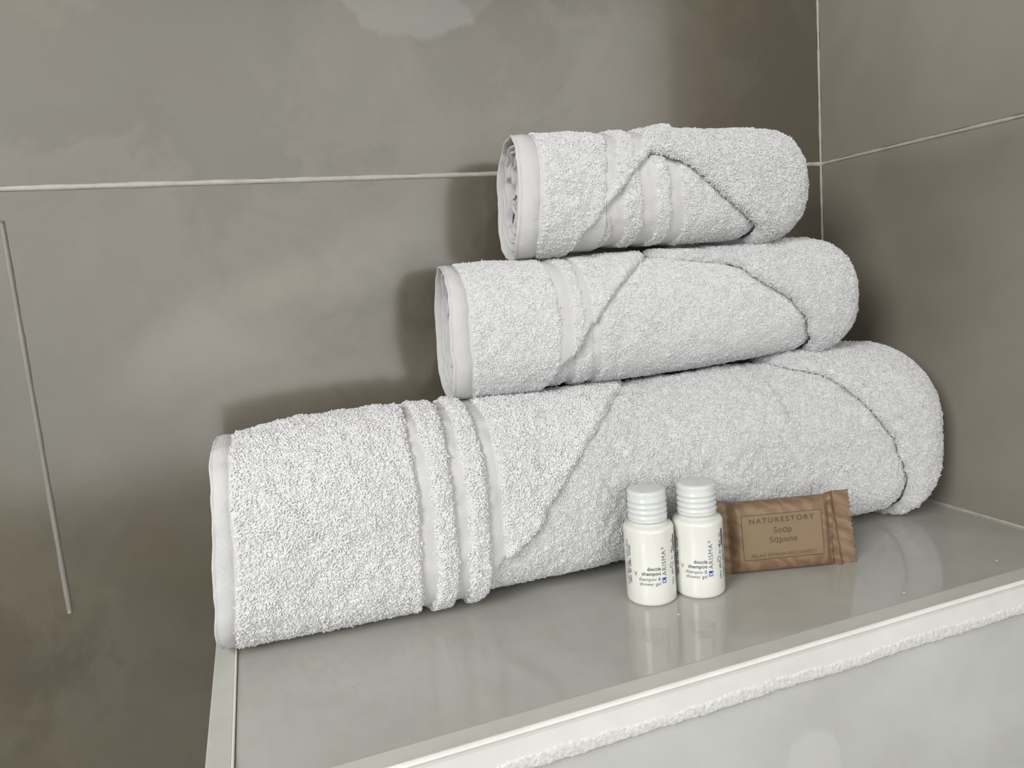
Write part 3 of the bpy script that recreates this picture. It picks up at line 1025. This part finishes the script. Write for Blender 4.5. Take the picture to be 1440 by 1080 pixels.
def make_bottle(label, loc, da):
    """da: how far the print is turned, degrees"""
    root = empty('shampoo_bottle', (loc[0], loc[1], 0), label, 'bottle', 'mini shampoo bottles')
    face = math.atan2(CAM[1] - loc[1], CAM[0] - loc[0])
    root.rotation_euler = (0, 0, face + math.pi / 2)
    prof = [(0.0001, 0.0012), (0.009, 0.0012)] + [(0.0105, 0.0003), (0.0115, 0.0001)] + arcp(BR - 0.0022, 0.0022, 0.0022, -85, 0, 6) + \
           [(BR, 0.01), (BR, 0.03), (BR, 0.0405)] + arcp(BR - 0.0024, 0.0410, 0.0024, 0, 75, 7) + [(0.0108, 0.0437), (0.0100, 0.0444), (0.0096, 0.0450), (0.0001, 0.0450)]
    lathe('body', prof, M_BOT, root)
    # threaded neck glimpsed through the cap
    pn = [(0.0082, 0.0448), (0.0082, 0.0462)]
    for k in range(4):
        z = 0.0472 + 0.0026 * k
        pn += [(0.0082, z - 0.0008), (0.0091, z), (0.0091, z + 0.0005), (0.0082, z + 0.0012)]
    pn += [(0.0078, 0.0578), (0.0060, 0.0582), (0.0001, 0.0582)]
    lathe('neck', pn, M_NECK, root)
    # cap: skirt with raised rings, rounded top, slightly dished lid; walls 0.8 mm thick
    CR = 0.01045
    pc = [(CR - 0.0009, 0.0454), (CR, 0.0454), (CR + 0.0001, 0.0468)]
    for k in range(4):
        z = 0.0480 + 0.0030 * k
        pc += [(CR - 0.0002, z - 0.0007), (CR + 0.00030, z - 0.0002), (CR + 0.00030, z + 0.0004), (CR - 0.0002, z + 0.0008)]
    pc += [(CR, 0.0602)] + arcp(CR - 0.0014, 0.0612, 0.0014, 0, 80, 5) + [(0.0075, 0.0627), (0.0050, 0.0629), (0.0012, 0.06298), (0.0003, 0.06299), (0.0001, 0.0630)]
    pin = [(0.0001, 0.0612), (CR - 0.0022, 0.0612), (CR - 0.0011, 0.0600), (CR - 0.0011, 0.0456)]
    lathe('cap', pc + pin + [(CR - 0.0009, 0.0454)], M_CAP, root)['label'] = 'frosted clear ribbed cap'
    R1 = BR + 0.00007
    P = []
    # product words, right aligned
    for body, z, s_, b_ in (('doccia', 0.0207, 0.0029, 0.00005), ('shampoo', 0.0180, 0.0029, 0.00005)):
        V, F = text_mesh(body, s_, b_, 1.04, 'RIGHT', 0.95)
        P.append((wrap_on(V, R1, da + 23.5, z), F))
    V, F = join_vf(P)
    mesh_np('lettering', V, F, M_INK, root, False)['label'] = 'bold black words doccia shampoo'
    P = []
    for body, z in (('shampoo &', 0.0150), ('shower gel', 0.0123)):
        V, F = text_mesh(body, 0.0028, 0.00001, 1.04, 'RIGHT', 0.90)
        P.append((wrap_on(V, R1, da + 22.5, z), F))
    V, F = text_mesh('ARISMA', 0.0042, 0.0, 1.12, 'LEFT', 1.0)
    V = V * (0.0140 / (V[:, 0].max() - V[:, 0].min()) if len(V) else 1)
    V[:, 1] *= 1.0
    P.append((wrap_on(rot90(V), R1, da + 37.5, 0.0172), F))
    V, F = text_mesh('\u00ae', 0.0020, 0.0, 1.0, 'LEFT')
    if len(V):
        P.append((wrap_on(rot90(V), R1, da + 32.5, 0.0318), F))
    V, F = text_mesh('V', 0.0034, 0.0, 1.0, 'LEFT')
    W = V.copy() * 1.05
    P.append((wrap_on(W, R1, da - 40, 0.0172), F))
    V, F = join_vf(P)
    mesh_np('lettering', V, F, M_INK2, root, False)['label'] = 'thin dark words beside the blue square'
    # blue square with the white letter
    V, F = rect_mesh(-0.0013, 0, 0.0013, 0.0031)
    mesh_np('logo_square', wrap_on(V, R1, da + 31.5, 0.0131), F, M_BLUE, root, False)['label'] = 'blue square logo'
    V, F = text_mesh('K', 0.0031, 0.00006, 1.0, 'LEFT', 0.95)
    mesh_np('logo_letter', wrap_on(rot90(V), R1 + 0.00008, da + 36.0, 0.0135), F, M_WHITE, root, False)
    # tiny back-label lines running up both flanks
    P = []
    rr = random.Random(5)
    for ang, ht, z0, z1 in ((-60, 0.0010, 0.011, 0.037), (-54.5, 0.0010, 0.011, 0.036), (-48, 0.0016, 0.0125, 0.034),
                            (62, 0.0015, 0.010, 0.0195), (62, 0.0015, 0.0245, 0.036), (74, 0.0010, 0.010, 0.036), (79, 0.0010, 0.010, 0.034)):
        z = z0                     # too small to read in the photograph: rows of letter-like ticks
        while z < z1:
            k = rr.uniform(0.35, 0.75) * ht
            hh = ht * rr.choice((0.7, 0.7, 1.0))
            if rr.random() < 0.84:
                V = np.array([(0, 0, 0), (-hh, 0, 0), (-hh, k, 0), (0, k, 0)], float)
                if rr.random() < 0.5:
                    V[1:3, 1] = k * 0.45, k * 0.95
                P.append((wrap_on(V, R1, da + ang, z), [(0, 1, 2, 3)]))
            z += k + 0.22 * ht
    V, F = rect_mesh(-0.0009, 0, 0.0009, 0.0095)
    P.append((wrap_on(V, R1, da + 69, 0.0285), F))
    # round e-mark
    th = np.linspace(0, 2 * math.pi, 25)
    V = []; F = []
    for a in th[:-1]:
        V += [(0.0016 * math.cos(a), 0.0016 * math.sin(a), 0), (0.0012 * math.cos(a), 0.0012 * math.sin(a), 0)]
    for i in range(24):
        j = (i + 1) % 24
        F.append((2 * i, 2 * j, 2 * j + 1, 2 * i + 1))
    P.append((wrap_on(np.array(V), R1, da + 57, 0.0215), F))
    V, F = join_vf(P)
    mesh_np('fine_print', V, F, M_INK2, root, False)['kind'] = 'stuff'
    return root


make_bottle('left of the two mini shampoo bottles with clear ribbed caps, nearer the front', (-0.2495, -0.1372), 0)
make_bottle('right of the two mini shampoo bottles, touching the brown soap packet', (-0.2216, -0.1425), -5)


# ------------------------------------------------------------------ wrapped soap
def mat_wrapper():
    t = NT('brown leaf printed flow wrap')
    p = t.pos
    wv = t.warp(p, 0.010, 70, 3)
    wa = t.n('ShaderNodeTexWave', _wave_type='BANDS', _bands_direction='DIAGONAL', _wave_profile='SIN')
    t.lk(wv, wa.inputs['Vector']); wa.inputs['Scale'].default_value = 55; wa.inputs['Distortion'].default_value = 6
    wa.inputs['Detail'].default_value = 2; wa.inputs['Detail Scale'].default_value = 1.4
    n = t.noise(p, 90, 3)
    c = t.ramp(wa.outputs['Fac'], [(0.2, (0.180, 0.108, 0.063)), (0.6, (0.212, 0.132, 0.078)), (0.9, (0.245, 0.158, 0.092))])
    c = t.mix(t.math('MULTIPLY', n, 0.35), c, (0.235, 0.15, 0.088))
    t.bump(t.noise(t.warp(p, 0.01, 50, 2), 160, 3, 0.6), 0.35, 0.0008)
    return t.out(c, 0.38, Specular_IOR_Level=0.45)


M_WRAP = mat_wrapper()
M_PANEL = plain('tan print panel', (0.222, 0.148, 0.080), 0.38)
M_OLIVE = plain('olive print', (0.090, 0.062, 0.020), 0.5)

pa = np.array([-0.1978, -0.1390]); pb = np.array([-0.1278, -0.1600])
soap = empty('wrapped_soap', ((pa[0] + pb[0]) / 2, (pa[1] + pb[1]) / 2, 0.0), 'brown paper-wrapped soap bar with crimped ends leaning on the bath towel', 'soap')
# local frame: x along the pack, y backwards, z up (leaned back); front face near y = 0
soap.rotation_euler = Euler((math.radians(-8), 0, math.atan2(pb[1] - pa[1], pb[0] - pa[0])), 'XYZ')
BX0, BX1, BZ0, BZ1, SD = -0.0315, 0.0225, 0.0012, 0.0425, 0.011
EX0, EX1 = -0.0412, 0.0392


def pack_shape(x, z, side):
    """half-depth profile of the flow pack; side=-1 front, +1 back"""
    # distance into the body from its end folds
    a = np.clip((x - (BX0 - 0.0045)) / 0.0065, 0, 1)
    b = np.clip(((BX1 + 0.0045) - x) / 0.0065, 0, 1)
    e = np.minimum(a, b); e = e * e * (3 - 2 * e)
    zc = (BZ0 + BZ1) / 2; hz = (BZ1 - BZ0) / 2
    q = np.clip(1 - np.abs((z - zc) / hz) ** 7, 0, 1) ** 0.55
    body = e * q
    crimp = 0.0003 * np.cos(x * 2 * math.pi / 0.0011) * (1 - e)
    crease = 0.0007 * np.sin((z - zc) * 900 + (x * 300)) * (1 - e) * np.clip(e * 4 + 0.25, 0, 1)
    zz = (z - BZ0) / (BZ1 - BZ0)
    gus = 0.0
    if side < 0:      # stiff gusset fold standing up beside the right crimp
        xc = BX1 + 0.0052 + 0.0035 * (0.5 - zz)
        gus = -0.0021 * np.exp(-((x - xc) / 0.0016) ** 2) - 0.0012 * np.exp(-((x - xc + 0.0045 * (1 - zz)) / 0.0011) ** 2)
    return body * SD / 2 + 0.0002, crimp + crease + gus


def pack_z(x, s):
    """height of the outline at x; s 0 bottom .. 1 top"""
    fl = np.clip((x - BX1) / 0.006, 0, 1); fl = fl * fl * (3 - 2 * fl)
    fr = np.clip((BX0 - x) / 0.008, 0, 1)
    lo_ = BZ0 - 0.0008 * fl - 0.0016 * fr + 0.0004 * np.sin(x * 500)*(1-fl)
    hi_ = BZ1 + 0.0016 * fl - 0.0002 + 0.0018 * fr
    return lo_ + (hi_ - lo_) * s


def pack():
    nx_, nz_ = 150, 60
    xs = np.linspace(EX0, EX1, nx_ + 1)
    ss = np.linspace(0, 1, nz_ + 1)
    V = []; F = []
    for side in (-1, 1):
        for i, x in enumerate(xs):
            for j, s_ in enumerate(ss):
                X = x
                z = pack_z(X, s_)
                if i > nx_ - 8:      # serrated cut, slightly slanting
                    k = (i - (nx_ - 8)) / 8
                    tooth = abs(((s_ * 17) % 1) - 0.5) * 2
                    X += k * (0.0011 * (tooth - 0.5) + 0.0010 * (0.5 - s_) * 2)
                if i < 8:
                    k = (8 - i) / 8
                    tooth = abs(((s_ * 17) % 1) - 0.5) * 2
                    X -= k * (0.0011 * (tooth - 0.5))
                d, w_ = pack_shape(X, z, side)
                V.append((X, side * d + w_ + SD / 2, z))
    n1 = nz_ + 1
    off = (nx_ + 1) * n1
    for i in range(nx_):
        for j in range(nz_):
            a = i * n1 + j
            F.append((a, a + n1, a + n1 + 1, a + 1))
            F.append((off + a, off + a + 1, off + a + n1 + 1, off + a + n1))
    for i in range(nx_):
        for j in (0, nz_):
            a = i * n1 + j
            F.append((a, off + a, off + a + n1, a + n1) if j == 0 else (a, a + n1, off + a + n1, off + a))
    for j in range(nz_):
        for i in (0, nx_):
            a = i * n1 + j
            F.append((a, a + 1, off + a + 1, off + a) if i == 0 else (a, off + a, off + a + 1, a + 1))
    return mesh_np('wrapper', V, F, M_WRAP, soap)


pack()


def front_y(x, z):
    d, w_ = pack_shape(x, z, -1)
    return -d + w_ + SD / 2


def on_pack(V, lift):
    P = np.empty_like(V)
    P[:, 0] = V[:, 0]; P[:, 2] = V[:, 1]
    P[:, 1] = front_y(V[:, 0], V[:, 1]) - lift
    return P


RX0, RX1, RZ0, RZ1 = -0.0287, 0.0188, 0.0090, 0.0350
nn_ = 24
V = []; F = []
for i in range(nn_ + 1):
    for j in range(nn_ + 1):
        V.append((RX0 + (RX1 - RX0) * i / nn_, RZ0 + (RZ1 - RZ0) * j / nn_, 0))
for i in range(nn_):
    for j in range(nn_):
        a = i * (nn_ + 1) + j
        F.append((a, a + nn_ + 1, a + nn_ + 2, a + 1))
mesh_np('label_panel', on_pack(np.array(V), 0.00006), F, M_PANEL, soap)['label'] = 'plain tan panel inside a thin olive border'
P = []
bw = 0.0004
for x0, z0, x1, z1 in ((RX0, RZ1 - bw, RX1, RZ1), (RX0, RZ0, RX1, RZ0 + bw)):
    P.append(rect_mesh(x0, z0, x1, z1, 24))
for x0, z0, x1, z1 in ((RX0, RZ0, RX0 + bw, RZ1), (RX1 - bw, RZ0, RX1, RZ1)):
    Vv, Fv = rect_mesh(z0, x0, z1, x1, 24)
    P.append((Vv[:, [1, 0, 2]], Fv))
V, F = join_vf(P)
mesh_np('label_border', on_pack(V, 0.00013), F, M_OLIVE, soap, False)
P = []
cx_ = (RX0 + RX1) / 2
for body, z, s_, b_, sp_, wd in (('NATURESTORY', 0.0300, 0.0041, 0.00010, 1.35, 0.0385), ('So\u0251p', 0.0238, 0.0050, 0.00007, 1.05, None),
                                 ('S\u0251pone', 0.0183, 0.0050, 0.00007, 1.08, None), ('RELAX REFRESH RECONNECT', 0.0105, 0.0026, 0.00002, 1.1, 0.0385)):
    V, F = text_mesh(body, s_, b_, sp_, 'CENTER', 1.0)
    if wd:
        c_ = (V[:, 0].max() + V[:, 0].min()) / 2
        V[:, 0] = (V[:, 0] - c_) * wd / (V[:, 0].max() - V[:, 0].min())
    V[:, 0] += cx_ + 0.0002; V[:, 1] += z
    P.append((V, F))
V, F = join_vf(P)
mesh_np('lettering', on_pack(V, 0.00014), F, M_OLIVE, soap, False)['label'] = 'olive lettering'
